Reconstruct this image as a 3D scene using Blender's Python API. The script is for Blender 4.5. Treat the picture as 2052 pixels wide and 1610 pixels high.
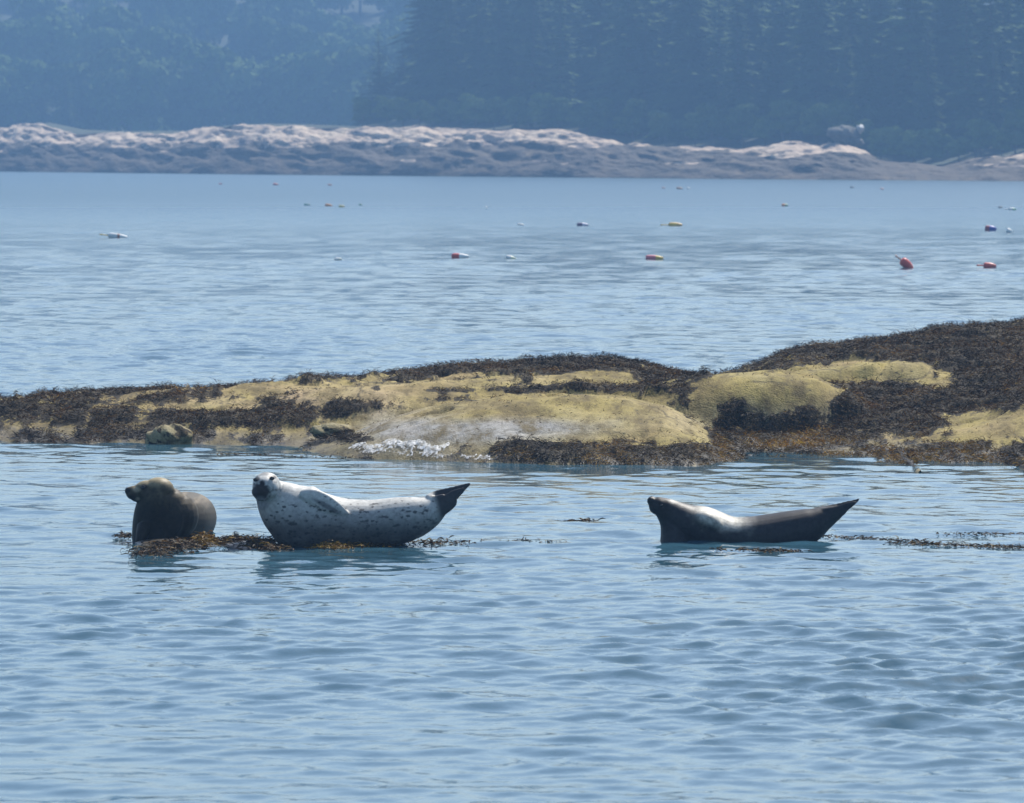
import bpy, math
import numpy as np
from mathutils import Vector, Matrix

# ------------------------------------------------------------------ camera, sky, sun, exposure
sc = bpy.context.scene
for o in list(bpy.data.objects):
    bpy.data.objects.remove(o)
COL = sc.collection

CAM_H = 2.6                 # eye height in a small boat
FPX = 12400.0               # focal length in photo pixels
PITCH = math.atan(516.0 / FPX)
cam_d = bpy.data.cameras.new("camera")
cam_d.sensor_width = 36.0
cam_d.lens = 36.0 * FPX / 2052.0
cam_d.clip_start = 0.5
cam_d.clip_end = 6000
cam_d.dof.use_dof = True
cam_d.dof.focus_distance = 46.0
cam_d.dof.aperture_fstop = 11.0
cam = bpy.data.objects.new("camera", cam_d)
COL.objects.link(cam)
cam.location = (0, 0, CAM_H)
cam.rotation_euler = (math.pi / 2 - PITCH, 0, 0)
sc.camera = cam

SUN_EL, SUN_AZ = math.radians(49), math.radians(28)     # behind the seals, a little to the right
world = bpy.data.worlds.new("World")
sc.world = world
world.use_nodes = True
wn = world.node_tree
wn.nodes.clear()
sky = wn.nodes.new("ShaderNodeTexSky")
sky.sky_type = 'NISHITA'
sky.sun_disc = False
sky.sun_elevation = SUN_EL
sky.sun_rotation = SUN_AZ
sky.air_density = 1.0
sky.dust_density = 0.9
sky.ozone_density = 0.2
bg = wn.nodes.new("ShaderNodeBackground")
bg.inputs["Strength"].default_value = 0.115
wo = wn.nodes.new("ShaderNodeOutputWorld")
wn.links.new(sky.outputs[0], bg.inputs[0])
wn.links.new(bg.outputs[0], wo.inputs[0])

sun_d = bpy.data.lights.new("sun", 'SUN')
sun_d.energy = 5.0
sun_d.angle = math.radians(0.53)
sun_d.color = (1.0, 0.95, 0.87)
sun = bpy.data.objects.new("sun", sun_d)
COL.objects.link(sun)
sdir = Vector((math.sin(SUN_AZ) * math.cos(SUN_EL), math.cos(SUN_AZ) * math.cos(SUN_EL), math.sin(SUN_EL)))
sun.rotation_euler = sdir.to_track_quat('Z', 'Y').to_euler()
sun.location = (30, 60, 60)

sc.view_settings.view_transform = 'Standard'
sc.view_settings.look = 'None'
sc.view_settings.gamma = 1.0
sc.view_settings.use_curve_mapping = False
sc.view_settings.exposure = 0.52
sc.cycles.use_denoising = True
sc.cycles.max_bounces = 8
sc.cycles.volume_bounces = 0
sc.cycles.sample_clamp_indirect = 6.0
sc.cycles.sample_clamp_direct = 12.0
sc.cycles.caustics_reflective = False
sc.cycles.caustics_refractive = False

HAZE_DENSITY = 0.00102
HAZE_COLOR = (0.265, 0.495, 0.85)

# ------------------------------------------------------------------ helpers
rng = np.random.default_rng(7)
CP, SP = math.cos(PITCH), math.sin(PITCH)


def at(px, py, Y):
    """world point seen at photo pixel (px, py) at ground distance Y"""
    u, v = (px - 1026.0) / FPX, (805.0 - py) / FPX
    dy, dz = CP + v * SP, -SP + v * CP
    t = Y / dy
    return np.array((t * u, Y, CAM_H + t * dz))


def dist(py):
    """ground distance of the water seen at pixel row py"""
    v = (805.0 - py) / FPX
    return CAM_H * (CP + v * SP) / (SP - v * CP)


def proj(X, Y, Z):
    z = Z - CAM_H
    f = Y * CP - z * SP
    up = Y * SP + z * CP
    return 1026.0 + FPX * X / f, 805.0 - FPX * up / f


def perlin(x, y, seed=0):
    r = np.random.default_rng(seed)
    p = r.permutation(512)
    ang = r.random(512) * 2 * np.pi
    gx, gy = np.cos(ang), np.sin(ang)
    xi, yi = np.floor(x).astype(np.int64), np.floor(y).astype(np.int64)
    xf, yf = x - xi, y - yi

    def g(ix, iy, fx, fy):
        h = p[(p[ix & 511] + iy) & 511]
        return gx[h] * fx + gy[h] * fy
    u = xf * xf * xf * (xf * (xf * 6 - 15) + 10)
    v = yf * yf * yf * (yf * (yf * 6 - 15) + 10)
    a = g(xi, yi, xf, yf) * (1 - u) + g(xi + 1, yi, xf - 1, yf) * u
    b = g(xi, yi + 1, xf, yf - 1) * (1 - u) + g(xi + 1, yi + 1, xf - 1, yf - 1) * u
    return (a * (1 - v) + b * v) * 1.5


def fbm(x, y, octaves=4, seed=0, gain=0.5):
    s, a, t = 0, 1.0, 0
    for i in range(octaves):
        s = s + a * perlin(x * 2 ** i + 17.3 * i, y * 2 ** i - 9.1 * i, seed + i)
        t += a
        a *= gain
    return s / t * 1.4


def mesh_np(name, verts, faces, smooth=True):
    """faces: (n,k) integer array, all of one size, or a list of such arrays"""
    if not isinstance(faces, list):
        faces = [faces]
    me = bpy.data.meshes.new(name)
    verts = np.asarray(verts, dtype=np.float32)
    me.vertices.add(len(verts))
    me.vertices.foreach_set("co", verts.ravel())
    loops = np.concatenate([f.ravel() for f in faces]).astype(np.int32)
    sizes = np.concatenate([np.full(len(f), f.shape[1], dtype=np.int32) for f in faces])
    starts = np.concatenate([[0], np.cumsum(sizes)[:-1]]).astype(np.int32)
    me.loops.add(len(loops))
    me.loops.foreach_set("vertex_index", loops)
    me.polygons.add(len(sizes))
    me.polygons.foreach_set("loop_start", starts)
    me.update(calc_edges=True)
    me.polygons.foreach_set("use_smooth", np.full(len(sizes), smooth))
    me.validate()
    return me


def grid_faces(nr, nc):
    i = np.arange(nr - 1)[:, None] * nc + np.arange(nc - 1)[None, :]
    i = i.ravel()
    return np.stack([i, i + 1, i + nc + 1, i + nc], 1)


def attr_f(me, name, vals):
    a = me.attributes.new(name, 'FLOAT', 'POINT')
    a.data.foreach_set("value", np.asarray(vals, dtype=np.float32).ravel())


def attr_c(me, name, rgb):
    a = me.attributes.new(name, 'FLOAT_COLOR', 'POINT')
    rgb = np.asarray(rgb, dtype=np.float32)
    a.data.foreach_set("color", np.concatenate([rgb, np.ones((len(rgb), 1), np.float32)], 1).ravel())


def link(name, me, mat=None, parent=None, loc=None):
    o = bpy.data.objects.new(name, me)
    COL.objects.link(o)
    if mat is not None and me is not None:
        me.materials.clear()
        me.materials.append(mat)
    if parent is not None:
        o.parent = parent
    if loc is not None:
        o.location = loc
    return o


def tag(o, label=None, cat=None, group=None, kind=None):
    if label:
        o["label"] = label
    if cat:
        o["category"] = cat
    if group:
        o["group"] = group
    if kind:
        o["kind"] = kind
    return o


class NT:
    def __init__(self, name):
        self.m = bpy.data.materials.new(name)
        self.m.use_nodes = True
        self.t = self.m.node_tree
        self.b = self.t.nodes["Principled BSDF"]
        self.out = self.t.nodes["Material Output"]

    def n(self, typ, **kw):
        nd = self.t.nodes.new(typ)
        for k, v in kw.items():
            if k.startswith("i_"):
                nd.inputs[k[2:].replace("_", " ")].default_value = v
            else:
                setattr(nd, k, v)
        return nd

    def l(self, a, b):
        self.t.links.new(a, b)

    def coords(self, scale=(1, 1, 1), kind="Object"):
        tc = self.n("ShaderNodeTexCoord")
        mp = self.n("ShaderNodeMapping")
        mp.inputs["Scale"].default_value = scale
        self.l(tc.outputs[kind], mp.inputs["Vector"])
        return mp.outputs[0]

    def noise(self, vec, scale, detail=4, rough=0.55):
        nz = self.n("ShaderNodeTexNoise")
        nz.inputs["Scale"].default_value = scale
        nz.inputs["Detail"].default_value = detail
        nz.inputs["Roughness"].default_value = rough
        self.l(vec, nz.inputs["Vector"])
        return nz.outputs["Fac"]

    def ramp(self, fac, stops):
        r = self.n("ShaderNodeValToRGB")
        e = r.color_ramp.elements
        while len(e) < len(stops):
            e.new(0.5)
        for k, (p, c) in enumerate(stops):
            e[k].position = p
            e[k].color = (*c, 1) if isinstance(c, tuple) else (c, c, c, 1)
        self.l(fac, r.inputs[0])
        return r.outputs[0]

    def mix(self, fac, a, b, mode='MIX'):
        m = self.n("ShaderNodeMix", data_type='RGBA', blend_type=mode)
        for s, v in ((0, fac), (6, a), (7, b)):
            if isinstance(v, (int, float)):
                m.inputs[s].default_value = v
            elif isinstance(v, tuple):
                m.inputs[s].default_value = (*v, 1)
            else:
                self.l(v, m.inputs[s])
        return m.outputs[2]

    def math(self, op, a, b=0.0, clamp=False):
        m = self.n("ShaderNodeMath", operation=op, use_clamp=clamp)
        for s, v in ((0, a), (1, b)):
            if isinstance(v, (int, float)):
                m.inputs[s].default_value = v
            else:
                self.l(v, m.inputs[s])
        return m.outputs[0]

    def attr(self, name, out="Fac"):
        a = self.n("ShaderNodeAttribute", attribute_name=name)
        return a.outputs[out]

    def bump(self, h, strength=0.5, distance=0.02):
        b = self.n("ShaderNodeBump")
        b.inputs["Strength"].default_value = strength
        b.inputs["Distance"].default_value = distance
        self.l(h, b.inputs["Height"])
        self.l(b.outputs[0], self.b.inputs["Normal"])
        return b


def sstep(a, b, x):
    t = np.clip((x - a) / (b - a), 0, 1)
    return t * t * (3 - 2 * t)


# ------------------------------------------------------------------ materials
def mat_water():
    m = NT("sea_water")
    m.b.inputs["Base Color"].default_value = (0.032, 0.090, 0.130, 1)
    m.b.inputs["Roughness"].default_value = 0.07
    m.b.inputs["IOR"].default_value = 1.333
    v = m.coords((1, 1, 1))
    far = m.attr("far")
    n1 = m.noise(m.coords((1.0, 0.8, 1)), 7.0, 3, 0.5)      # fine ripples
    n2 = m.noise(m.coords((0.9, 0.6, 1)), 1.5, 5, 0.62)      # wind waves beyond the meshed water
    h = m.math('ADD', m.math('MULTIPLY', m.math('MULTIPLY', n1, m.attr('wind')), 0.013), m.math('MULTIPLY', m.math('MULTIPLY', n2, far), 0.16))
    b = m.bump(h, 1.0, 1.0)
    m.l(m.math('ADD', 0.05, m.math('MULTIPLY', far, 0.30)), m.b.inputs['Roughness'])
    return m.m


def mat_ledge():
    m = NT("ledge_rock")
    v = m.coords()
    weed, grey, wet, pink = m.attr("weed"), m.attr("grey"), m.attr("wet"), m.attr("pink")
    big = m.noise(m.coords((1.0, 0.45, 1.0)), 1.6, 6, 0.62)
    fine = m.noise(v, 16, 5, 0.65)
    tan = m.ramp(big, [(0.34, (0.215, 0.165, 0.050)), (0.5, (0.305, 0.245, 0.078)), (0.66, (0.33, 0.275, 0.12))])
    gcol = m.ramp(fine, [(0.3, (0.24, 0.235, 0.215)), (0.7, (0.34, 0.335, 0.315))])
    c = m.mix(grey, tan, gcol)
    c = m.mix(m.math('MULTIPLY', pink, 0.8), c, (0.42, 0.30, 0.21))
    c = m.mix(0.75, c, m.ramp(fine, [(0.3, 0.62), (0.5, 0.95), (0.72, 1.12)]), 'MULTIPLY')
    st = m.noise(m.coords((1.0, 0.32, 1.0)), 4.2, 6, 0.72)
    c = m.mix(m.ramp(st, [(0.45, 0.0), (0.62, 0.9)]), c, (0.115, 0.086, 0.032))
    st2 = m.noise(m.coords((1.0, 0.25, 1.0)), 14.0, 4, 0.7)
    c = m.mix(m.ramp(st2, [(0.56, 0.0), (0.70, 0.8)]), c, (0.07, 0.052, 0.022))
    ed = m.n("ShaderNodeTexVoronoi", feature='DISTANCE_TO_EDGE')
    ed.inputs["Scale"].default_value = 0.9
    wrp = m.n("ShaderNodeTexNoise")
    wrp.inputs["Scale"].default_value = 1.4
    wrp.inputs["Detail"].default_value = 5
    m.l(v, wrp.inputs["Vector"])
    m.l(m.mix(0.45, v, wrp.outputs["Color"], 'ADD'), ed.inputs["Vector"])
    c = m.mix(m.math('MULTIPLY', m.ramp(ed.outputs["Distance"], [(0.003, 0.75), (0.014, 0.0)]), m.ramp(big, [(0.45, 0.0), (0.6, 1.0)])), c, (0.05, 0.04, 0.025))
    vo = m.n("ShaderNodeTexVoronoi")
    vo.inputs["Scale"].default_value = 9.0
    m.l(v, vo.inputs["Vector"])
    spk = m.ramp(vo.outputs["Distance"], [(0.10, 1.0), (0.17, 0.0)])
    spk = m.math('MULTIPLY', spk, m.ramp(m.noise(v, 2.3, 3), [(0.45, 0.0), (0.56, 1.0)]))
    c = m.mix(spk, c, (0.06, 0.05, 0.025))
    mat_c = m.ramp(m.noise(v, 9, 5, 0.7), [(0.3, (0.011, 0.009, 0.007)), (0.55, (0.030, 0.022, 0.010)), (0.75, (0.10, 0.068, 0.018))])
    mot = m.noise(m.coords((1.0, 0.30, 1.0)), 11.0, 6, 0.75)
    wf = m.ramp(m.math('ADD', weed, m.math('MULTIPLY', m.math('SUBTRACT', mot, 0.5), 1.3)), [(0.47, 0.0), (0.58, 1.0)])
    c = m.mix(wf, c, mat_c)
    c = m.mix(wet, c, m.mix(0.75, c, (0.35, 0.33, 0.30), 'MULTIPLY'))
    m.l(c, m.b.inputs["Base Color"])
    m.b.inputs['Specular IOR Level'].default_value = 0.15
    r = m.math('SUBTRACT', 0.85, m.math('MULTIPLY', wet, 0.35))
    m.l(r, m.b.inputs["Roughness"])
    m.bump(m.math('ADD', m.math('MULTIPLY', fine, 0.6), m.noise(v, 60, 3)), 0.6, 0.02)
    return m.m


def mat_weed():
    m = NT("rockweed_frond")
    c = m.attr("Col", "Color")
    m.l(c, m.b.inputs["Base Color"])
    m.b.inputs["Roughness"].default_value = 0.6
    m.b.inputs["Specular IOR Level"].default_value = 0.1
    tr = m.n("ShaderNodeBsdfTranslucent")
    m.l(m.mix(1.0, c, (1.9, 1.5, 0.8), 'MULTIPLY'), tr.inputs["Color"])
    ms = m.n("ShaderNodeMixShader")
    ms.inputs[0].default_value = 0.12
    m.l(m.b.outputs[0], ms.inputs[1])
    m.l(tr.outputs[0], ms.inputs[2])
    m.l(ms.outputs[0], m.out.inputs["Surface"])
    return m.m


def mat_far_rock():
    m = NT("far_granite")
    v = m.coords()
    weed = m.attr("weed")
    n = m.noise(v, 0.35, 5, 0.6)
    c = m.ramp(n, [(0.3, (0.40, 0.30, 0.22)), (0.55, (0.56, 0.44, 0.32)), (0.75, (0.60, 0.50, 0.37))])
    cr = m.noise(m.coords((0.45, 0.25, 1.9)), 0.9, 5, 0.65)
    c = m.mix(m.ramp(cr, [(0.40, 1.0), (0.49, 0.0)]), c, (0.15, 0.12, 0.105))
    d = m.ramp(m.noise(v, 0.5, 5, 0.65), [(0.3, (0.030, 0.022, 0.012)), (0.6, (0.070, 0.050, 0.030)), (0.75, (0.19, 0.145, 0.08))])
    c = m.mix(m.ramp(m.math('ADD', weed, m.math('MULTIPLY', m.math('SUBTRACT', n, 0.5), 1.6)), [(0.42, 0.0), (0.55, 1.0)]), c, d)
    m.l(c, m.b.inputs["Base Color"])
    m.b.inputs["Roughness"].default_value = 0.9
    m.bump(m.math('ADD', n, cr), 1.0, 0.6)
    return m.m


def mat_simple(name, rgb, rough=0.7, var=0.25, scale=8.0):
    m = NT(name)
    v = m.coords()
    n = m.noise(v, scale, 4)
    lo = tuple(c * (1 - var) for c in rgb)
    hi = tuple(min(1, c * (1 + var)) for c in rgb)
    m.l(m.ramp(n, [(0.3, lo), (0.7, hi)]), m.b.inputs["Base Color"])
    m.b.inputs["Roughness"].default_value = rough
    return m.m


def mat_leaf(name, a, b, scale):
    m = NT(name)
    oi = m.n("ShaderNodeObjectInfo")
    n = m.noise(m.coords(), scale, 3)
    c = m.ramp(n, [(0.3, a), (0.7, b)])
    c = m.mix(m.math('MULTIPLY', oi.outputs["Random"], 0.45), c, tuple(x * 0.45 for x in a))
    m.l(c, m.b.inputs["Base Color"])
    m.b.inputs["Roughness"].default_value = 0.9
    m.b.inputs["Specular IOR Level"].default_value = 0.1
    return m.m


M_WATER, M_LEDGE, M_WEED, M_FAR = mat_water(), mat_ledge(), mat_weed(), mat_far_rock()

# ------------------------------------------------------------------ the sea
def build_sea():
    # a polar sheet: fine where the waves are near enough to be told apart, coarse elsewhere
    rs = [1.0, 3.0, 6.0, 10.0, 14.0, 17.0, 19.5]
    r = 20.0
    while r < 1450:
        rs.append(r)
        r += max(0.042, min(r * r / 32240 * 1.25, 0.085 + max(0, r - 60) * 0.0022) if r < 150 else 0.29 if r < 240 else (0.29 + (r - 240) * 0.014))
    rs = np.array(rs)
    dense = np.linspace(-6.3, 6.3, 400)
    side = 6.3 + np.cumsum(0.06 * 1.2 ** np.arange(34))
    side = side[side < 176]
    side = np.append(side, 180.0)
    th = np.radians(np.concatenate([-side[::-1], dense, side]))
    R, T = np.meshgrid(rs, th, indexing='ij')
    X, Y = R * np.sin(T), R * np.cos(T)
    dr = np.gradient(rs)[:, None] * np.ones_like(T)
    dt = np.gradient(th)[None, :] * R
    sp = np.maximum(dr, dt)
    # wind patches: rippled and slick water
    patch = 0.62 + 0.75 * fbm(X / 7.0, Y / 16.0, 3, 5)
    band = np.interp(R, [0, 22, 25.5, 27.5, 29, 33, 36, 39, 48, 58, 75, 110, 130, 175, 215, 300, 420],
                     [.5, .5, .55, .75, 1.1, 1.05, .62, .42, .47, .75, 1.0, 1.1, 1.3, 1.3, .85, .6, .4])
    patch = np.clip(patch, 0.45, 1.3) * band
    Z = np.zeros_like(X)
    DX, DY = np.zeros_like(X), np.zeros_like(X)
    r2 = np.random.default_rng(11)
    lams = np.geomspace(0.13, 2.6, 70)
    for i, lam in enumerate(lams):
        lam *= r2.uniform(0.92, 1.08)
        a = math.radians(-100 + r2.normal(0, 40 if lam < .35 else 24))           # travelling towards the camera, a little to the left
        kx, ky = math.cos(a), math.sin(a)
        k = 2 * math.pi / lam
        slope = 0.051 * (1.0 if lam < 0.4 else (0.4 / lam) ** 1.25)
        amp = slope / k
        fade = np.clip(1.9 - sp / lam * 3.6, 0, 1)
        m = patch if lam < 1.0 else (0.5 * patch + 0.42)
        ph = k * (kx * X + ky * Y) + r2.uniform(0, 6.283)
        ph = ph + 1.5 * perlin(X / (lam * 3.2) + i * 3.7, Y / (lam * 3.2) - i * 1.3, 40 + i % 5)
        w = amp * fade * m
        Z += w * np.sin(ph)
        DX -= 0.75 * w * kx * np.cos(ph) * -1
        DY -= 0.75 * w * ky * np.cos(ph) * -1
    X2, Y2 = X + DX, Y + DY
    V = np.stack([X2, Y2, Z], -1).reshape(-1, 3)
    me = mesh_np("sea", V, grid_faces(len(rs), len(th))[:, ::-1])
    far = sstep(110, 330, R) + sstep(8, 14, np.abs(np.degrees(T))) * 0.5 * (R < 200)
    attr_f(me, "far", np.clip(far, 0, 1))
    attr_f(me, "wind", np.clip(patch, .2, 1.3))
    o = link("sea", me, M_WATER)
    tag(o, "rippled pale blue sea water reflecting the sky", "sea", kind="structure")
    return o


build_sea()

# ------------------------------------------------------------------ rockweed fronds (drooping forked straps)
def blades(P, N, D, L, W, C, seed, segs=3, lift=0.5):
    """P base, N surface normal, D lying direction, L length, W width, C colour; returns verts, faces, colours"""
    r = np.random.default_rng(seed)
    n = len(P)
    S = np.cross(N, D)
    S /= np.linalg.norm(S, axis=1, keepdims=True) + 1e-9
    tw = r.uniform(-1.2, 1.2, n)[:, None]
    S2 = S * np.cos(tw) + N * np.sin(tw)
    bend = r.normal(0, 0.35, n)[:, None]
    hgt = (r.random(n) ** 1.5 * lift)[:, None]
    rings = []
    for j in range(segs + 1):
        t = j / segs
        c = P + D * (L[:, None] * t * (1 - 0.12 * t)) + S * (bend * L[:, None] * t * t) + N * (hgt * L[:, None] * 4 * t * (1 - t) * 0.6 + 0.004)
        w = W[:, None] * (0.55 + 0.9 * t if t < 0.7 else 1.25 - 1.0 * (t - 0.7) / 0.3) * 0.5
        rings.append(c - S2 * w)
        rings.append(c + S2 * w)
    V = np.stack(rings, 1).reshape(-1, 3)
    base = np.arange(n)[:, None] * (2 * (segs + 1))
    F = []
    for j in range(segs):
        F.append(np.concatenate([base + 2 * j, base + 2 * j + 1, base + 2 * j + 3, base + 2 * j + 2], 1))
    F = np.concatenate(F, 0)
    sh = np.linspace(0.8, 1.2, segs + 1).repeat(2)[None, :, None]
    CC = (C[:, None, :] * sh).reshape(-1, 3)
    return V, F, CC


def weed_mesh(name, *args, **kw):
    V, F, CC = blades(*args, **kw)
    me = mesh_np(name, V, F)
    attr_c(me, "Col", CC)
    return me


def weed_colors(n, gold, r):
    """gold 0..1 per frond: from almost black to ochre"""
    pal = np.array([(0.012, 0.009, 0.006), (0.024, 0.017, 0.007), (0.055, 0.036, 0.010), (0.10, 0.068, 0.018)])
    gp = np.array([(0.20, 0.105, 0.010), (0.29, 0.17, 0.014), (0.10, 0.052, 0.010), (0.15, 0.09, 0.015)])
    pal = np.vstack([pal, [(0.14, 0.10, 0.035), (0.085, 0.048, 0.018)]])
    c = pal[r.choice(6, n, p=[.28, .28, .17, .11, .08, .08])]
    g = gp[r.integers(0, 4, n)]
    k = (r.random(n) < gold)[:, None]
    c = np.where(k, g, c)
    return c * r.uniform(0.55, 1.1, (n, 1)) * np.where(k, np.array((.92, 1.0, 1.0)), np.array((.92, .8, .66)))


# ------------------------------------------------------------------ the near ledge
def build_ledge():
    xs = np.arange(-9.0, 12.0, 0.040)
    ys = np.arange(49.0, 65.0, 0.045)
    Y, X = np.meshgrid(ys, xs, indexing='ij')

    def ridge(pts, Yc, y_front, y_back, pw=2.0, pb=2.0, base=-0.25, wob=0.0, drop=0.0):
        pts = np.array(pts, float) + np.array((0, drop))
        Yc_p = np.full(len(pts), Yc) if np.isscalar(Yc) else np.array(Yc, float)
        W = np.array([at(a, b, c) for (a, b), c in zip(pts, Yc_p)])
        zc = np.interp(X, W[:, 0], W[:, 2], left=-0.6, right=-0.6)
        yc = np.interp(X, W[:, 0], W[:, 1])
        yf = np.interp(X, W[:, 0], np.broadcast_to(y_front, len(pts))) + wob * fbm(X / 1.3, X * 0 + 3.3, 3, 77)
        f = np.clip((yc - Y) / np.maximum(yc - yf, .1), 0, 1.5)
        b = np.clip((Y - yc) / (y_back - yc), 0, 1.5)
        t = np.where(Y < yc, 1 - f ** pw, 1 - b ** pb)
        return np.where(zc > base, base + (zc - base) * np.maximum(t, -0.6), np.minimum(zc, base) - 0.1)

    R = []
    R.append(ridge([(-700, 850), (-300, 812), (0, 790), (150, 781), (300, 769), (450, 762), (600, 746), (700, 738), (850, 733), (1000, 718), (1150, 713),
                    (1300, 714), (1390, 734), (1440, 746), (1500, 770), (1700, 800)], [56.0, 56.0, 56.2, 56.3, 56.4, 56.5, 57, 57.4, 58, 58, 58, 58, 57.6, 57.3, 57, 57],
                   [52.8, 53.2, 53.3, 53.2, 53.0, 53.0, 52.4, 52, 51.5, 51, 51, 51, 51, 51, 51, 51], 61.5, 1.25, 2, -0.12, 0.25, 16))
    R.append(ridge([(1330, 800), (1440, 749), (1500, 727), (1580, 697), (1700, 677), (1800, 662), (1900, 651), (2052, 633), (2300, 612), (2700, 640), (3100, 800)],
                   60.0, [51.5, 51, 50.6, 50.2, 50.0, 49.9, 49.9, 49.9, 50, 50, 50], 64.5, 1.35, 2, -0.15, 0.07, 13))
    # the rounded tan dome in front
    R.append(ridge([(560, 925), (610, 901), (700, 868), (800, 833), (900, 808), (1000, 795), (1130, 788), (1250, 795), (1330, 808), (1400, 842), (1450, 884), (1500, 925)],
                   52.6, [51.9, 51.6, 50.9, 50.5, 50.2, 50.0, 49.8, 49.7, 49.7, 49.8, 50, 50.3], 55.2, 2.1, 2, -0.12, 0.12))
    R.append(ridge([(1230, 800), (1300, 771), (1380, 756), (1450, 748), (1560, 745), (1640, 755), (1700, 783), (1750, 832), (1780, 880)],
                   54.2, 53.35, 57.5, 2.4, 2, 0.06))
    R.append(ridge([(1540, 760), (1650, 731), (1750, 724), (1850, 724), (1880, 752), (1910, 790), (1945, 830)],
                   56.3, 55.6, 59.0, 2.6, 2, 0.1))
    R.append(ridge([(1740, 905), (1850, 874), (1950, 848), (2052, 815), (2250, 780), (2500, 800), (2700, 900)],
                   52.6, 50.6, 55.0, 2.0, 2, -0.05))
    R.append(ridge([(150, 878), (230, 850), (330, 832), (450, 812), (600, 790), (750, 772), (880, 765), (960, 790)],
                   55.2, 53.6, 57.5, 1.8, 2, -0.05))
    R.append(ridge([(800, 790), (900, 768), (1000, 752), (1150, 742), (1280, 748), (1330, 780)], 55.8, 53.8, 58, 1.8, 2, 0.0))
    H = np.stack(R)
    own = H.argmax(0)
    k = 28.0
    Z = np.log(np.exp(k * H).sum(0)) / k - 0.015
    # general relief
    Z = Z + 0.035 * fbm(X / 1.1, Y / 1.1, 4, 3) * sstep(-0.1, 0.2, Z) + 0.012 * fbm(X / 0.25, Y / 0.25, 3, 9)
    cn = fbm(X / 1.5 + .3 * fbm(X / .4, Y / .5, 2, 15), Y / 2.2, 3, 13)
    crease = np.exp(-(cn / .04) ** 2) * sstep(-.2, .25, fbm(X / 2.2, Y / 3, 2, 14))
    Z = Z - 0.05 * crease * sstep(0.05, .2, Z) + 0.02 * fbm(X / .5, Y / .6, 3, 16)
    px, py = proj(X, Y, Z)
    # where the weed grows
    reg = [(1960, 720, 260, 75, 1.15), (1800, 820, 110, 36, 2.0), (1600, 880, 170, 22, 1.6), (1750, 925, 420, 16, 1.7), (2010, 775, 110, 45, 1.2), (1650, 692, 160, 24, 1.5),
           (1200, 725, 230, 14, 1.6), (900, 742, 300, 12, 1.2), (660, 748, 90, 10, 1.0), (90, 822, 170, 34, .85), (340, 795, 170, 16, .85), (380, 843, 90, 16, 1.3),
           (560, 838, 120, 18, 1.4), (710, 818, 110, 16, 1.4), (300, 880, 330, 9, 1.1), (900, 800, 70, 12, .9), (1090, 905, 190, 20, 1.6), (1330, 905, 150, 14, .9),
           (1330, 758, 130, 10, 1.2), (1200, 776, 150, 8, 1.1), (1560, 842, 140, 18, 1.0), (1400, 810, 80, 12, .6), (700, 882, 40, 6, 1.1), (800, 905, 110, 16, -1.6),
           (880, 762, 100, 7, .7), (1060, 781, 280, 6, 1.5), (1445, 850, 34, 50, 1.3), (1000, 742, 200, 6, .9), (1320, 782, 60, 7, 1.0), (1680, 800, 40, 30, .9), (250, 868, 160, 7, .7), (820, 868, 40, 5, 1.2), (900, 850, 36, 4, 1.3), (1180, 858, 70, 4, 1.2), (1900, 905, 160, 16, 1.4), (2040, 700, 200, 40, .3),
           (1130, 830, 230, 32, -2.0), (830, 856, 110, 22, -1.4), (1560, 772, 130, 24, -1.8), (1770, 745, 120, 17, -2.4), (1890, 782, 24, 20, -1.6), (1995, 855, 70, 16, -2.2),
           (1100, 752, 140, 8, -.9), (760, 786, 130, 12, -1.5), (450, 815, 120, 9, -1.3), (330, 772, 130, 5, -1.2), (1360, 870, 70, 28, -1.3), (1000, 870, 100, 14, -.6),
           (1400, 742, 60, 6, -1), (1080, 768, 120, 8, -.6), (260, 850, 60, 12, -.8)]
    B = -0.18 + 0.9 * fbm(X / 1.0, Y / 1.6, 4, 21) + 1.35 * fbm(X / 0.34, Y / 0.95, 4, 31, .65)
    B = B + 1.0 * crease + 2.0 * np.clip(perlin(X / .13, Y / .42, 33) - .45, 0, 1)
    for (cx, cy, rx, ry, a) in reg:
        B = B + a * np.exp(-((px - cx) / rx) ** 2 - ((py - cy) / ry) ** 2)
    behind = (Y > 58.5)
    B = np.where(behind, np.maximum(B, 0.4), B)
    soft = np.clip(.5 + .42 * (B - .12), 0, 1)
    weed = sstep(0.0, 0.6, B)
    lump = 0.55 + 0.75 * fbm(X / 0.15, Y / 0.2, 3, 51, .6)
    Z = Z + weed * 0.075 * fbm(X / .75, Y / .85, 3, 53) * sstep(.05, .25, Z)
    Z = Z + weed * (0.004 + 0.034 * np.clip(lump, 0, 1.5) ** 1.3)
    # skirt so the sheet closes below the sea
    grey = np.exp(-((px - 880) / 190) ** 2 - ((py - 868) / 30) ** 2) * 1.3 + np.exp(-((px - 1050) / 160) ** 2 - ((py - 855) / 16) ** 2) * .8
    grey = np.clip(grey + 0.5 * fbm(X / .8, Y / .8, 3, 61) * (grey > .1), 0, 1)
    dark_face = np.exp(-((px - 1560) / 170) ** 2 - ((py - 840) / 26) ** 2)
    grey = np.clip(grey + 0.35 * dark_face, 0, 1)
    pink = np.exp(-((px - 600) / 330) ** 2 - ((py - 800) / 30) ** 2) * (0.5 + 0.7 * fbm(X / .7, Y / .9, 3, 71)) + 0.4 * np.clip(fbm(X / .9, Y / 1.1, 3, 73), 0, 1)
    wet = 1 - sstep(0.03, 0.14, Z + 0.03 * fbm(X / .4, Y / .4, 3, 81))
    V = np.stack([X, Y, Z], -1).reshape(-1, 3)
    me = mesh_np("rock_ledge", V, grid_faces(len(ys), len(xs)))
    attr_f(me, "weed", soft)
    attr_f(me, "grey", grey)
    attr_f(me, "pink", np.clip(pink, 0, 1))
    attr_f(me, "wet", wet)
    o = link("rock_ledge", me, M_LEDGE)
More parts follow.
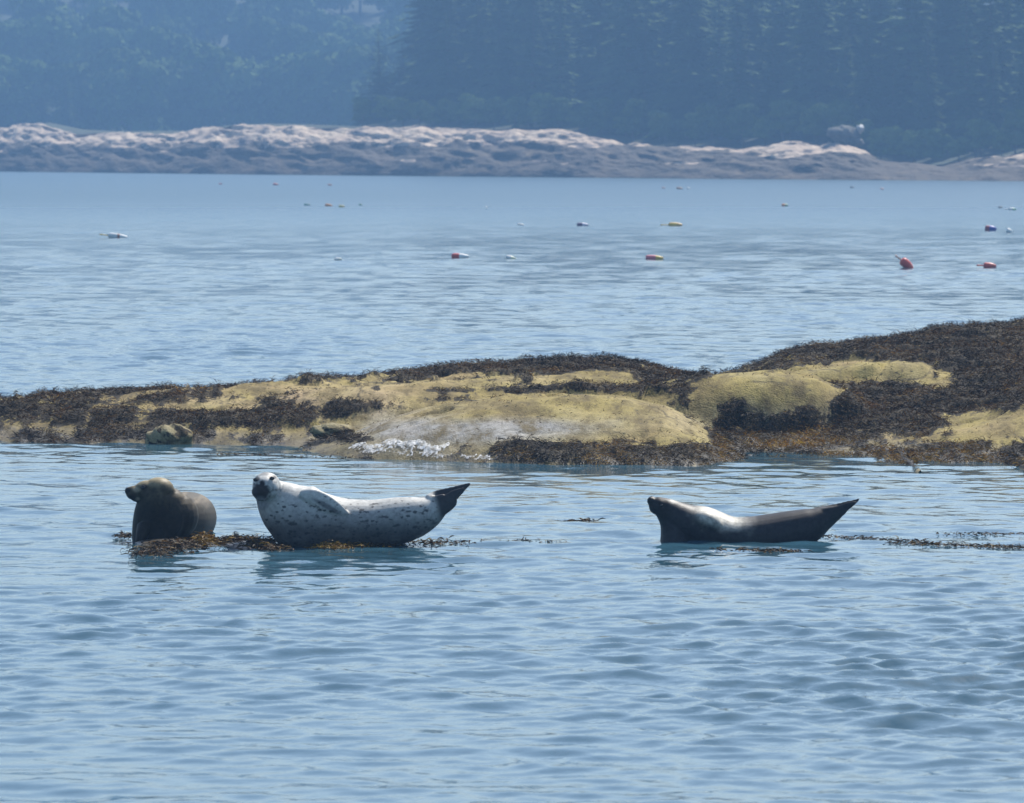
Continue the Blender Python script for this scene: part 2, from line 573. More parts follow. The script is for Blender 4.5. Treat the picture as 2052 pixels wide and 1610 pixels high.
    tag(o, "low tan granite ledge with rounded domes, patched with dark rockweed", "rock ledge", kind="structure")
    # fronds
    gy, gx = np.gradient(Z, ys, xs)
    r = np.random.default_rng(5)
    vis = (Z > -0.03)
    nrm = np.sqrt(1 + gx ** 2 + gy ** 2)
    # how far the surface turns to the sea in front decides how many fronds are worth having
    facing = np.clip((-(-gy) * 1.0 + 0.06) / nrm, 0.03, 0.6)
    w = (weed ** 1.6 + 0.02 * (weed < .3)) * vis * nrm * (0.35 + facing * 2.2) * (np.abs(X - 0.3) < 7.0) * np.where(Y > 60.6, 0.15, 1.0)
    pr = (w / w.sum()).ravel()
    n = 195000
    idx = r.choice(pr.size, n, p=pr)
    iy, ix = np.unravel_index(idx, X.shape)
    bx = xs[ix] + r.uniform(-.018, .018, n)
    by = ys[iy] + r.uniform(-.022, .022, n)
    P = np.stack([bx, by, Z[iy, ix] + r.uniform(-0.005, 0.02, n)], 1)
    N = np.stack([-gx[iy, ix], -gy[iy, ix], np.ones(n)], 1)
    N /= np.linalg.norm(N, axis=1, keepdims=True)
    # clumps share a lying direction
    ca = 2.2 * np.pi * fbm(bx / 0.30, by / 0.35, 2, 91) + r.normal(0, 1.1, n)
    D = np.stack([np.cos(ca) - 1.6 * gx[iy, ix], np.sin(ca) * .7 - 1.6 * gy[iy, ix] - .35, np.zeros(n)], 1)
    D -= N * (D * N).sum(1, keepdims=True)
    D /= np.linalg.norm(D, axis=1, keepdims=True)
    el = r.uniform(-.15, .95, n)[:, None]
    D, N = D * np.cos(el) + N * np.sin(el), N * np.cos(el) - D * np.sin(el)
    L = r.uniform(.02, .05, n) * (0.75 + 0.5 * weed[iy, ix])
    Wd = r.uniform(.003, .0065, n)
    zz = Z[iy, ix]
    patchg = 0.5 + 0.5 * fbm(bx / .45, by / .6, 3, 101)
    gold = np.clip(1.0 * np.exp(-((zz - .02) / .11) ** 2) * (px[iy, ix] > 880) + 0.03 + 0.9 * np.clip(patchg - .68, 0, 1), 0, .8)
    gold *= np.where(patchg < .35, .3, 1)
    C = weed_colors(n, gold, r)
    C *= (np.clip(1.0 + 0.6 * fbm(bx / .14, by / .2, 3, 111), .35, 2) * np.clip(0.95 + 1.5 * fbm(bx / .55, by / .9, 3, 112), .28, 2.4))[:, None]
    wm = weed_mesh("rockweed", P, N, D, L, Wd, C, 3, segs=2, lift=.22)
    tag(link("rockweed", wm, M_WEED), "dark brown and ochre rockweed covering the ledge", "seaweed", kind="stuff")
    return X, Y, Z, xs, ys


LX, LY, LZ, LXS, LYS = build_ledge()


def ledge_z(x, y):
    i = int(np.clip(np.searchsorted(LYS, y), 0, len(LYS) - 1))
    j = int(np.clip(np.searchsorted(LXS, x), 0, len(LXS) - 1))
    return float(LZ[i, j])


def blob_mesh(name, c, rad, seed, amp=0.18, nu=28, nv=18, flat=0.0):
    """an uneven stone"""
    u = np.linspace(0, 2 * np.pi, nu, endpoint=False)
    v = np.linspace(0, np.pi, nv)
    V_, U_ = np.meshgrid(v, u, indexing='ij')
    d = np.stack([np.sin(V_) * np.cos(U_), np.sin(V_) * np.sin(U_), np.cos(V_)], -1)
    rr = 1 + amp * fbm(d[..., 0] * 1.4 + d[..., 2] * .9 + seed, d[..., 1] * 1.4 - d[..., 2] * 1.1, 4, seed)
    P = d * rr[..., None] * np.array(rad) + np.array(c)
    nr, nc = nv, nu
    i = np.arange(nr - 1)[:, None] * nc + np.arange(nc)[None, :]
    j = np.arange(nr - 1)[:, None] * nc + (np.arange(nc)[None, :] + 1) % nc
    F = np.stack([i.ravel(), (i + nc).ravel(), (j + nc).ravel(), j.ravel()], 1)
    return mesh_np(name, P.reshape(-1, 3), F)


M_BOULDER = M_LEDGE
for (a, b, Yb, rx, rz, s, lab) in [(338, 878, 53.65, .20, .13, 4, "small tan boulder at the waterline of the ledge, amid dark weed"),
                                   (664, 862, 53.3, .19, .075, 6, "flat grey-tan stone beside the big dome, with weed round it")]:
    w = at(a, b, Yb)
    me = blob_mesh("boulder", (0, 0, 0), (rx, rx * .9, rz), s, .26, 44, 26)
    attr_f(me, "grey", np.full(len(me.vertices), .35))
    attr_f(me, "weed", .40 + .8 * fbm(np.arange(len(me.vertices)) % 44 / 6., np.arange(len(me.vertices)) // 44 / 5., 3, s))
    tag(link("boulder", me, M_BOULDER, loc=(w[0], Yb, max(w[2], .02) - .02)), lab, "boulder")

# ------------------------------------------------------------------ foam where the swell runs up the dome
def build_foam():
    xs = np.arange(at(600, 890, 51.5)[0], at(1130, 890, 51.5)[0], 0.009)
    ys = np.arange(49.7, 52.8, 0.011)
    Y, X = np.meshgrid(ys, xs, indexing='ij')
    fy, fx = (Y - LYS[0]) / (LYS[1] - LYS[0]), (X - LXS[0]) / (LXS[1] - LXS[0])
    iy, ix = np.floor(fy).astype(int), np.floor(fx).astype(int)
    fy, fx = fy - iy, fx - ix
    G = (LZ[iy, ix] * (1 - fx) + LZ[iy, ix + 1] * fx) * (1 - fy) + (LZ[iy + 1, ix] * (1 - fx) + LZ[iy + 1, ix + 1] * fx) * fy
    G = np.maximum(G, 0.012)
    px, py = proj(X, Y, G)
    a = np.clip((px - 690) / 215, 0, 1)
    crest = 890 + 5 * np.sin(a * 9) + 3.5 * np.sin(a * 23 + 1)
    m = np.exp(-np.clip((py - crest) / 15.0, 0, 9) ** 2) * sstep(-2.5, 1.0, py - crest) * sstep(675, 730, px) * sstep(920, 870, px) * 1.25
    m = np.maximum(m, .48 * np.exp(-((px - 900) / 170) ** 2) * np.exp(-((py - 905 - (px - 700) * .05) / 10) ** 2))
    n = 1 - 2.6 * np.abs(fbm(X / .055, Y / .15, 4, 131, .65))
    m = m * .85 + .50 * n * np.clip(m * 2, 0, 1) + .25 * fbm(X / .2, Y / .4, 2, 133)
    h = 0.008 + 0.022 * np.clip(m - .45, 0, 1) * (0.6 + 0.8 * np.abs(fbm(X / .05, Y / .08, 3, 141)))
    keep = (m > .50)
    F = grid_faces(len(ys), len(xs))
    k = keep.ravel()[F].all(1)
    F = F[k]
    V = np.stack([X, Y, G + h * np.where(keep, 1, 0)], -1).reshape(-1, 3)
    used, inv = np.unique(F, return_inverse=True)
    m = NT("foam")
    m.b.inputs["Base Color"].default_value = (.66, .68, .69, 1)
    m.b.inputs["Roughness"].default_value = .7
    m.l(m.ramp(m.noise(m.coords((1, .5, 1)), 26, 4, .7), [(.38, .12), (.62, .85)]), m.b.inputs["Alpha"])
    tag(link("foam", mesh_np("foam", V[used], inv.reshape(-1, 4)), m.m), "white foam washing up the foot of the tan dome", "foam", kind="stuff")


build_foam()

# ------------------------------------------------------------------ far shore
def build_far_shore():
    wl = np.array([(-400, 341), (0, 344), (500, 350), (1000, 355), (1500, 360), (2052, 364), (2500, 367)], float)
    crest = np.array([(-400, 270), (-150, 262), (0, 256), (30, 249), (80, 246), (120, 258), (150, 267), (250, 265), (340, 268), (400, 256), (480, 248), (560, 251), (700, 256), (830, 252),
                      (950, 258), (1060, 260), (1120, 258), (1180, 269), (1250, 285), (1330, 291), (1400, 290), (1480, 296), (1530, 290), (1590, 283), (1680, 285), (1730, 299),
                      (1760, 317), (1830, 327), (1900, 330), (1950, 318), (2052, 303), (2300, 300), (2500, 310)], float)
    us = np.arange(-400, 2500, 4.0)
    ts = np.concatenate([np.linspace(-.25, 1.0, 56), np.linspace(1.05, 3.0, 14)])
    V, weed = [], []
    yw = np.interp(us, wl[:, 0], wl[:, 1])
    Dw = np.array([dist(y) for y in yw])
    depth = 16.0
    Xc, Zc = [], []
    for u, D, c in zip(us, Dw, np.interp(us, crest[:, 0], crest[:, 1])):
        p = at(u, c, D + depth)
        Xc.append(p[0]); Zc.append(p[2])
    Xc, Zc = np.array(Xc), np.array(Zc)
    Zc = Zc + 0.16 * fbm(Xc / 2.2, Xc * 0, 3, 5) + 0.05 * fbm(Xc / .6, Xc * 0, 2, 6)
    T, U = np.meshgrid(ts, np.arange(len(us)), indexing='ij')
    X = Xc[U]
    Yw = Dw[U]
    prof = np.where(T < 1, np.sign(T) * np.abs(T) ** 0.72, 1 - 0.10 * (T - 1))
    stp = 0.09 * fbm(X / 3.2 + T * 3.0, T * 4.5, 4, 15) * np.clip(1 - np.abs(2 * T - 1), 0, 1) * 1.6
    Z = (prof + stp) * Zc[U] - 0.1
    rg = (1 - 2.4 * np.abs(fbm(X / 2.0 + Z * .9, Z / .9 + 5, 3, 46, .6))) * np.clip(Z / 1.5, 0, 1)
    Z = Z + .09 * rg * (.35 + .65 * sstep(2.2, 3.0, Z)) * (T < 1.02) * (T > .03)
    Yy = Yw - .45 * rg * (T < 1) + depth * T + 1.3 * fbm(X / 4, T * 2.5, 3, 25) * (T < 1)
    # weed up to the high-tide line, paler outcrops in it
    frac = Z / 4.3
    hl = np.interp(X, [-50, -16, 0, 6, 12, 20, 30, 45], [2.6, 2.7, 2.65, 2.7, 2.35, 1.9, 1.75, 1.2])
    wd = 0.5 + (hl - Z) * 0.75
    out = np.clip(fbm(X / 5.0, Z / 0.7, 3, 35) - .34, 0, 1) * 2.4 * sstep(.7, 1.3, Z)
    wd = np.clip(wd, 0, 1) - out
    P = np.stack([X, Yy, Z], -1).reshape(-1, 3)
    me = mesh_np("far_shore", P, grid_faces(len(ts), len(us)))
    attr_f(me, "weed", np.clip(wd, 0, 1))
    o = link("far_shore", me, M_FAR)
    tag(o, "far low shore of pale pink granite above a dark weed belt", "shore", kind="structure")
    return Xc, Dw, Zc


FX, FD, FZ = build_far_shore()

M_FLOOR = mat_simple("forest_floor", (0.03, 0.042, 0.018), 0.95, 0.4, 0.15)


def land_z(x, y):
    """ground behind the far shore: a bench under the spruces, then a wooded hill"""
    y0 = np.interp(x, FX, FD) + 16
    z0 = np.interp(x, FX, FZ)
    near = z0 - 0.4 + np.clip(y - y0, 0, 200) * 0.05
    hill = sstep(705, 1020, y) * 34 + 1.5 * fbm(x / 90, y / 90, 3, 44)
    # a cove between the bench and the hill on the left side
    cove = sstep(-9, -18, x + 0) * sstep(20, 60, y - y0)
    z = near * (1 - cove) + (-1.0) * cove
    return np.where(y > 690, np.maximum(z * (1 - sstep(690, 760, y)), 0) + hill, z)


def build_land():
    # the wooded land begins under the shore's crest
    xs = np.arange(-190, 190, 4.0)
    ts = np.concatenate([np.linspace(0, 60, 16), np.linspace(75, 900, 60)])
    T, X = np.meshgrid(ts, xs, indexing='ij')
    Y = np.interp(X, FX, FD) + 26 + T
    Z = land_z(X, Y) - 0.5
    me = mesh_np("wooded_hill", np.stack([X, Y, Z], -1).reshape(-1, 3), grid_faces(len(ts), len(xs)))
    tag(link("wooded_hill", me, M_FLOOR), "dark wooded ground and hill behind the far shore", "hill", kind="structure")


build_land()

# ------------------------------------------------------------------ trees
def spruce_meshes(seed, h, rad):
    r = np.random.default_rng(seed)
    V, F = [], []
    z = 0.06 * h
    lean = r.normal(0, .012, 2)
    while z < h * 0.985:
        f = z / h
        rr = rad * (1 - f) ** 0.85 * (0.75 + 0.5 * r.random()) + 0.12
        nb = int(8 + 5 * (1 - f))
        a0 = r.uniform(0, 6.28)
        for b in range(nb):
            if r.random() < .10:
                continue
            a = a0 + b * 6.283 / nb + r.normal(0, .2)
            L = rr * r.uniform(.65, 1.2)
            droop = -.28 * L * r.uniform(.5, 1.4) * (1 - f * .6)
            d = np.array((math.cos(a), math.sin(a), 0.))
            s = np.array((-d[1], d[0], 0.))
            o = np.array((lean[0] * z, lean[1] * z, z))
            ns = 3
            for k in range(ns):
                t0, t1 = k / ns * .9, (k + 1.25) / ns
                w = .30 * L * (1.1 - .75 * k / ns) * r.uniform(.7, 1.3) + .08
                p0 = o + d * L * t0 + np.array((0, 0, droop * t0 ** 1.3))
                p1 = o + d * L * min(t1, 1.08) + np.array((0, 0, droop * t1 ** 1.3 - .12 * w))
                i = len(V)
                V += [p0, p0 * .45 + p1 * .55 + s * w + np.array((0, 0, -.35 * w)), p1, p0 * .45 + p1 * .55 - s * w + np.array((0, 0, -.35 * w))]
                F += [(i, i + 1, i + 2), (i, i + 2, i + 3)]
        z += h / 44 * (0.8 + .5 * r.random())
    crown = mesh_np("spruce_crown", np.array(V), np.array(F), False)
    n = 8
    rings = []
    for k, t in enumerate(np.linspace(0, .97, 7)):
        rad_t = h * .013 * (1 - t) + .02
        for j in range(n):
            q = j * 6.283 / n
            rings.append((lean[0] * t * h + rad_t * math.cos(q), lean[1] * t * h + rad_t * math.sin(q), t * h - .6 * (k == 0)))
    i = np.arange(6)[:, None] * n + np.arange(n)[None]
    j = np.arange(6)[:, None] * n + (np.arange(n)[None] + 1) % n
    trunk = mesh_np("spruce_trunk", np.array(rings), np.stack([i.ravel(), j.ravel(), (j + n).ravel(), (i + n).ravel()], 1))
    return crown, trunk


def leafy_meshes(seed, h, rad):
    r = np.random.default_rng(seed)
    cl = [(0, 0, h * .62, rad * .8), (0, 0, h * .34, rad * .75)]
    for k in range(15):
        a = r.uniform(0, 6.28)
        q = rad * r.uniform(.3, .75)
        cl.append((q * math.cos(a), q * math.sin(a), h * r.uniform(.22, .88), rad * r.uniform(.32, .55)))
    P, Nn = [], []
    for (x, y, z, q) in cl:
        m = int(230 * (q / rad) ** 1.4 * 3)
        d = r.normal(0, 1, (m, 3))
        d /= np.linalg.norm(d, axis=1, keepdims=True)
        d[:, 2] = np.abs(d[:, 2]) * .9 - .12
        P.append(np.array((x, y, z)) + d * q * r.uniform(.75, 1.08, (m, 1)) * np.array((1, 1, .85)))
        Nn.append(d + r.normal(0, .35, (m, 3)))
    P, Nn = np.concatenate(P), np.concatenate(Nn)
    Nn /= np.linalg.norm(Nn, axis=1, keepdims=True)
    m = len(P)
    A = np.cross(Nn, r.normal(0, 1, (m, 3)))
    A /= np.linalg.norm(A, axis=1, keepdims=True)
    B = np.cross(Nn, A)
    s = r.uniform(.22, .5, (m, 1))
    V = np.stack([P - A * s, P + B * s * .7, P + A * s, P - B * s * .7], 1).reshape(-1, 3)
    crown = mesh_np("leafy_crown", V, np.arange(m * 4).reshape(-1, 4), False)
    tv, tf = [], []

    def limb(p, q, r0, r1):
        p, q = np.array(p, float), np.array(q, float)
        d = (q - p) / np.linalg.norm(q - p)
        s = np.cross(d, (0.3, .9, .1)); s /= np.linalg.norm(s)
        u = np.cross(d, s)
        i = len(tv)
        for (c, rr) in ((p, r0), ((p + q) / 2 + s * .1, (r0 + r1) / 2), (q, r1)):
            for j in range(6):
                a = j * 6.283 / 6
                tv.append(c + rr * (math.cos(a) * s + math.sin(a) * u))
        for k in range(2):
            for j in range(6):
                tf.append((i + k * 6 + j, i + k * 6 + (j + 1) % 6, i + k * 6 + 6 + (j + 1) % 6, i + k * 6 + 6 + j))
    limb((0, 0, -.6), (0, 0, h * .62), h * .022, h * .012)
    for (x, y, z, q) in cl[1:8]:
        limb((0, 0, z * .55), (x, y, z), h * .009, h * .004)
    trunk = mesh_np("leafy_trunk", np.array(tv), np.array(tf))
    return crown, trunk


M_SPRUCE = mat_leaf("spruce_needles", (0.040, 0.078, 0.024), (0.085, 0.135, 0.040), 0.35)
M_LEAF = mat_leaf("broad_leaves", (0.058, 0.115, 0.025), (0.15, 0.22, 0.055), 0.22)
M_BARK = mat_simple("bark", (0.10, 0.08, 0.065), 0.9, 0.3, 3)
SPRUCE = [spruce_meshes(100 + k, 1.0 * hh, rr) for k, (hh, rr) in enumerate([(20, 3.1), (20, 2.6), (20, 3.6), (20, 2.9)])]
LEAFY = [leafy_meshes(200 + k, 12, rr) for k, rr in enumerate([5.2, 6.0, 4.6])]


def tree(name, kind, x, y, h, label, group, seed, zoff=0.0):
    crown, trunk = kind
    r = np.random.default_rng(seed)
    root = bpy.data.objects.new(name, None)
    COL.objects.link(root)
    root.location = (x, y, float(land_z(np.array(x), np.array(y))) - .4 + zoff)
    base = 20.0 if name == "spruce_tree" else 12.0
    s = h / base
    root.scale = (s * r.uniform(.85, 1.15), s * r.uniform(.85, 1.15), s)
    root.rotation_euler = (0, 0, r.uniform(0, 6.28))
    tag(root, label, "tree", group)
    link("crown", crown, M_SPRUCE if name == "spruce_tree" else M_LEAF, root)
    link("trunk", trunk, M_BARK, root)
    return root


def plant_trees():
    r = np.random.default_rng(23)
    k = 0
    # named trees at the open edge of the spruce wood
    edge = [(762, 52, 575, "short pointed spruce standing alone at the edge of the spruce wood"),
            (722, 168, 572, "lowest small spruce at the outer edge of the spruce wood"),
            (872, -25, 578, "tall spruce just behind the lone edge spruce, its tip out of the picture"),
            (808, 78, 580, "spruce of middling height filling the step between the lone edge spruce and the tall one"),
            (838, 20, 584, "spruce a little lower than the tall edge spruce, close against it")]
    for (px, top, Y, lab) in edge:
        p = at(px, top, Y)
        zg = float(land_z(np.array(p[0]), np.array(float(Y)))) - .4
        t = tree("spruce_tree", SPRUCE[k % 4], p[0], Y, p[2] - zg, lab, None, k)
        t.scale = (t.scale[2] * 1.55, t.scale[2] * 1.55, t.scale[2])
        k += 1
    lab = "dark haze-blue spruce in the dense wood behind the far shore"
    for row, (dd, n, x0) in enumerate([(26, 21, 860), (36, 19, 850), (48, 18, 840), (64, 16, 850), (84, 15, 845), (106, 15, 850), (132, 15, 850)]):
        for i in range(n):
            px = x0 + (2130 - x0) * (i + r.uniform(.1, .9)) / n
            D0 = float(np.interp(at(px, 300, 500)[0], FX, FD)) + 16
            Y = D0 + dd + r.uniform(-4, 4)
            p = at(px, 0, Y)
            h = r.uniform(13, 23) + max(0, row - 3) * 2.0 if row else r.uniform(8, 20)
            tree("spruce_tree", SPRUCE[int(r.integers(0, 4))], p[0], Y, h, lab, "spruces of the wood behind the far shore", 1000 + k)
            k += 1
    for i in range(44):
        px = 720 + 1400 * (i + r.uniform(0, 1)) / 44
        D0 = float(np.interp(at(px, 300, 500)[0], FX, FD)) + 16
        Y = D0 + r.uniform(14, 19)
        p = at(px, 0, Y)
        t = tree("bush", LEAFY[i % 3], p[0], Y, r.uniform(1.8, 3.6), "low hazy bush at the foot of the spruces behind the far shore", "bushes below the spruce wood", 5000 + i)
        t["category"] = "bush"
    lab = "hazy blue-green round-crowned tree on the far wooded hillside"
    for row, (Y0, n) in enumerate([(735, 17), (752, 16), (776, 14), (800, 14), (832, 14), (866, 14), (902, 14), (940, 13), (980, 15), (1010, 15), (1045, 15), (1085, 16), (1125, 16), (1170, 16), (1220, 16)]):
        for i in range(n):
            px = -120 + 1150 * (i + r.uniform(0, 1) + .3 * (row % 2)) / n
            Y = Y0 + r.uniform(-16, 16)
            p = at(px, 0, Y)
            if r.random() < .25:
                tree("spruce_tree", SPRUCE[int(r.integers(0, 4))], p[0], Y, r.uniform(10, 15), "hazy blue pointed spruce among the round trees of the far hillside",
                     "spruces on the far hillside", 1000 + k)
            else:
                tree("leafy_tree", LEAFY[int(r.integers(0, 3))], p[0], Y, r.uniform(9, 14), lab, "round trees on the far hillside", 1000 + k)
            k += 1


plant_trees()

# the pale boulder on the far shore and low brush beside it
M_PALE = mat_simple("pale_boulder", (.11, .105, .09), .9, .6, 1.6)
for (a, b, rx, rz, sd, lab) in [(1688, 270, 1.15, .62, 12, "broad grey boulder on the far shore in front of the spruces, under a white stone"),
                                (1723, 259, .26, .30, 31, "small whitish stone perched on the broad far boulder"),
                                (1712, 284, .62, .34, 14, "low pale stone at the foot of the broad far boulder")]:
    tag(link("boulder", blob_mesh("far_boulder", (0, 0, 0), (rx, 1.0, rz), sd, .55), M_PALE if sd != 31 else mat_simple("white_stone", (.5, .5, .48), .9, .2, 2), loc=at(a, b, 463)), lab, "boulder")

# ------------------------------------------------------------------ lobster-pot buoys
BM = {}


def paint(rgb):
    if rgb not in BM:
        BM[rgb] = mat_simple("buoy_paint", rgb, .45, .12, 6)
    return BM[rgb]


def lathe(name, prof, n=18):
    """profile along local x: (x, radius)"""
    V, F = [], []
    for (x, q) in prof:
        for j in range(n):
            a = j * 2 * math.pi / n
            V.append((x, q * math.cos(a), q * math.sin(a)))
    m = len(prof)
    for k in range(m - 1):
        for j in range(n):
            F.append((k * n + j, k * n + (j + 1) % n, (k + 1) * n + (j + 1) % n, (k + 1) * n + j))
    return mesh_np(name, np.array(V), np.array(F))


def buoy_radius(t):
    """blunt shoulder at t=0, long taper to t=1"""
    pts = [(0, .0), (.001, .62), (.05, .85), (.14, 1.0), (.45, 1.0), (.7, .82), (.9, .5), (.98, .3), (1.0, 0.0)]
    a = np.array(pts)
    return float(np.interp(t, a[:, 0], a[:, 1]))


WHITE, YEL, RED, PINK, BLUE, GRN, ORG, DRK, PUR = (.78, .78, .74), (.75, .48, .05), (.62, .075, .05), (.66, .16, .18), (.035, .06, .35), (.05, .30, .13), (.68, .25, .05), (.06, .07, .09), (.10, .06, .14)
SP = SP


def buoy(px, py, lpx, rpx, bands, label, stick=0, tilt=0, yaw=0, flip=False, wl=None):
    Y = dist((wl if wl else py + rpx * .55))
    s = Y / FPX
    L, Rr = lpx * s, rpx * s
    p = at(px, py, Y)
    root = bpy.data.objects.new("pot_buoy", None)
    COL.objects.link(root)
    root.location = p
    tag(root, label, "buoy", "pot buoys floating beyond the ledge")
    edges = [0.0] + [b[0] for b in bands]
    for k, (t1, colr) in enumerate(bands):
        t0 = edges[k]
        ts = np.linspace(t0, t1, 9)
        if k == 0:
            ts = np.array([0, .001, .025, .05, .1, .14] + list(np.linspace(.16, t1, 6))) if t1 > .16 else np.linspace(0, t1, 6)
        prof = [((t - .5) * L * (-1 if flip else 1), Rr * buoy_radius(t)) for t in ts]
        link("body" if k == 0 else "band", lathe("buoy_section", prof), paint(colr), root)
    if stick:
        q = max(.016, Rr * .17)
        x0 = -.5 * L if not flip else .5 * L
        sg = -1 if not flip else 1
        ln = stick * s
        link("spindle", lathe("buoy_spindle", [(x0 - sg * .02, 0.0), (x0 - sg * .02, q), (x0 + sg * ln * .7, q), (x0 + sg * ln * .75, q * 1.25), (x0 + sg * ln, q), (x0 + sg * ln, 0)], 10),
             paint(bands[0][1]), root)
    root.rotation_euler = (0, math.radians(tilt), math.radians(yaw))
    return root


buoy(237, 474, 40, 5.5, [(.45, WHITE), (.58, (.35, .16, .10)), (1, WHITE)], "white buoy with a rust band and a yellow spindle, alone beyond the low ledge end", 18, 6).children[-1].data.materials[0] = paint(YEL)
buoy(678, 520, 15, 3.5, [(.5, WHITE), (1, (.72, .72, .6))], "small white buoy nearest the lone white and yellow one")
buoy(923, 514, 36, 6, [(.42, RED), (1, WHITE)], "buoy with a crimson head and white tail beside a small white buoy", 0, 2)
buoy(1024, 517, 20, 4, [(.5, WHITE), (1, (.72, .74, .5))], "small white buoy close beside the crimson and white one", 0, 10)
buoy(1044, 451, 14, 2.8, [(.5, WHITE), (1, WHITE)], "tiny white buoy out beyond the crimson and white one", 0, 5)
buoy(1168, 451, 24, 4.5, [(.45, PUR), (1, (.62, .58, .68))], "dark purple buoy with a pale lilac tail")
buoy(1354, 451, 28, 5, [(.55, YEL), (1, (.62, .34, .03))], "all-yellow buoy with its spindle lying on the water", 17, 0)
buoy(1312, 517, 36, 5.5, [(.55, PINK), (1, YEL)], "half pink and half yellow buoy", 0, 1)
buoy(1573, 412, 13, 3.6, [(.5, ORG), (1, (.18, .28, .06))], "small orange and green buoy far out, alone before the spruces")
buoy(2005, 416, 9, 2.4, [(.5, DRK), (1, (.10, .13, .10))], "tiny dark buoy next to the green and white one far out")
buoy(2029, 420, 16, 3.4, [(.5, WHITE), (1, GRN)], "green and white buoy far out with a thin spindle", 10, 4)
buoy(1986, 459, 24, 7, [(.35, (.28, .03, .05)), (1, BLUE)], "deep blue buoy with a maroon head")
buoy(2023, 464, 13, 5, [(.5, WHITE), (1, WHITE)], "small white buoy floating beside the deep blue one", 0, 25)
buoy(1818, 531, 30, 9, [(.6, RED), (1, (.70, .13, .08))], "red buoy tipped with its pale spindle pointing up", 16, 38, 8, wl=538).children[-1].data.materials[0] = paint((.68, .38, .30))
buoy(1984, 533, 26, 6.5, [(.6, RED), (1, (.60, .09, .06))], "red buoy lying flat with a dark red spindle", 14, 2)
for (a, b, l, q, c, lab) in [(553, 370, 12, 3, (.65, .22, .20), "far pink-red buoy close to the opposite shore, over the white small buoy"),
                             (442, 369, 7, 2, (.5, .2, .22), "tiny far reddish buoy nearest the low end of the opposite shore"),
                             (661, 371, 9, 2.2, (.6, .3, .25), "tiny far salmon buoy between the pink-red one and the lone spruce"),
                             (616, 411, 14, 2.2, (.04, .22, .18), "thin dark teal buoy left of the far orange one"),
                             (659, 412, 15, 3.2, ORG, "far orange buoy with a yellow buoy beside it"),
                             (685, 414, 12, 3, (.66, .56, .18), "far pale yellow buoy beside the orange one"),
                             (723, 411, 8, 2, (.05, .22, .12), "tiny dark green buoy right of the far pale yellow one"),
                             (975, 416, 5, 2.4, WHITE, "tiny white far buoy standing by itself in mid water"),
                             (1362, 378, 13, 2.8, (.40, .20, .10), "far brown-orange buoy near the opposite shore"),
                             (1330, 377, 8, 2, (.5, .35, .35), "tiny far greyish pink buoy left of the brown-orange one"),
                             (1380, 378, 8, 2, WHITE, "tiny far white buoy right of the brown-orange one"),
                             (1708, 376, 8, 2, DRK, "tiny far dark buoy below the big pale boulder"),
                             (1768, 379, 8, 2, (.6, .3, .28), "tiny far pink buoy right of the far dark one")]:
    buoy(a, b, l, q, [(.5, c), (1, tuple(x * .8 for x in c))], lab, 0, 3)

# ------------------------------------------------------------------ seals
def catmull(K, m):
    K = np.asarray(K, float)
    P = np.vstack([2 * K[0] - K[1], K, 2 * K[-1] - K[-2]])
    out = []
    for i in range(1, len(P) - 2):
        for t in np.linspace(0, 1, m, endpoint=False):
            a, b, c, d = P[i - 1], P[i], P[i + 1], P[i + 2]
            out.append(.5 * (2 * b + (c - a) * t + (2 * a - 5 * b + 4 * c - d) * t * t + (3 * b - a - 3 * c + d) * t ** 3))
    out.append(P[-2])
    return np.array(out)


def loft(K, m=6, n=28, side=None):
    """K rows: x, y, z, r_in_plane, r_side. cross-section axes: side (default world y) and tangent x side"""
    C = catmull(K, m)
    p = C[:, :3]
    T = np.gradient(p, axis=0)
    T /= np.linalg.norm(T, axis=1, keepdims=True)
    S = np.tile(np.array(side if side is not None else (0, 1, 0), float), (len(p), 1))
    S -= T * (S * T).sum(1, keepdims=True)
    S /= np.linalg.norm(S, axis=1, keepdims=True)
    U = np.cross(S, T)
    a = np.linspace(0, 2 * np.pi, n, endpoint=False)
    ra, rb = np.maximum(C[:, 3], .002), np.maximum(C[:, 4], .002)
    V = p[:, None] + U[:, None] * (ra[:, None] * np.cos(a))[..., None] + S[:, None] * (rb[:, None] * np.sin(a))[..., None]
    V = V.reshape(-1, 3)
    nr = len(p)
    i = np.arange(nr - 1)[:, None] * n + np.arange(n)[None]
    j = np.arange(nr - 1)[:, None] * n + (np.arange(n)[None] + 1) % n
    F = np.stack([i.ravel(), j.ravel(), (j + n).ravel(), (i + n).ravel()], 1)
    k = len(V)
    V = np.vstack([V, p[0] - T[0] * ra[0] * .3, p[-1] + T[-1] * ra[-1] * .3])
    q = np.arange(n)
    cap = np.stack([np.full(n, k), (q + 1) % n, q], 1)
    cap2 = np.stack([np.full(n, k + 1), (nr - 1) * n + q, (nr - 1) * n + (q + 1) % n], 1)
    return V, [F, np.vstack([cap, cap2])]


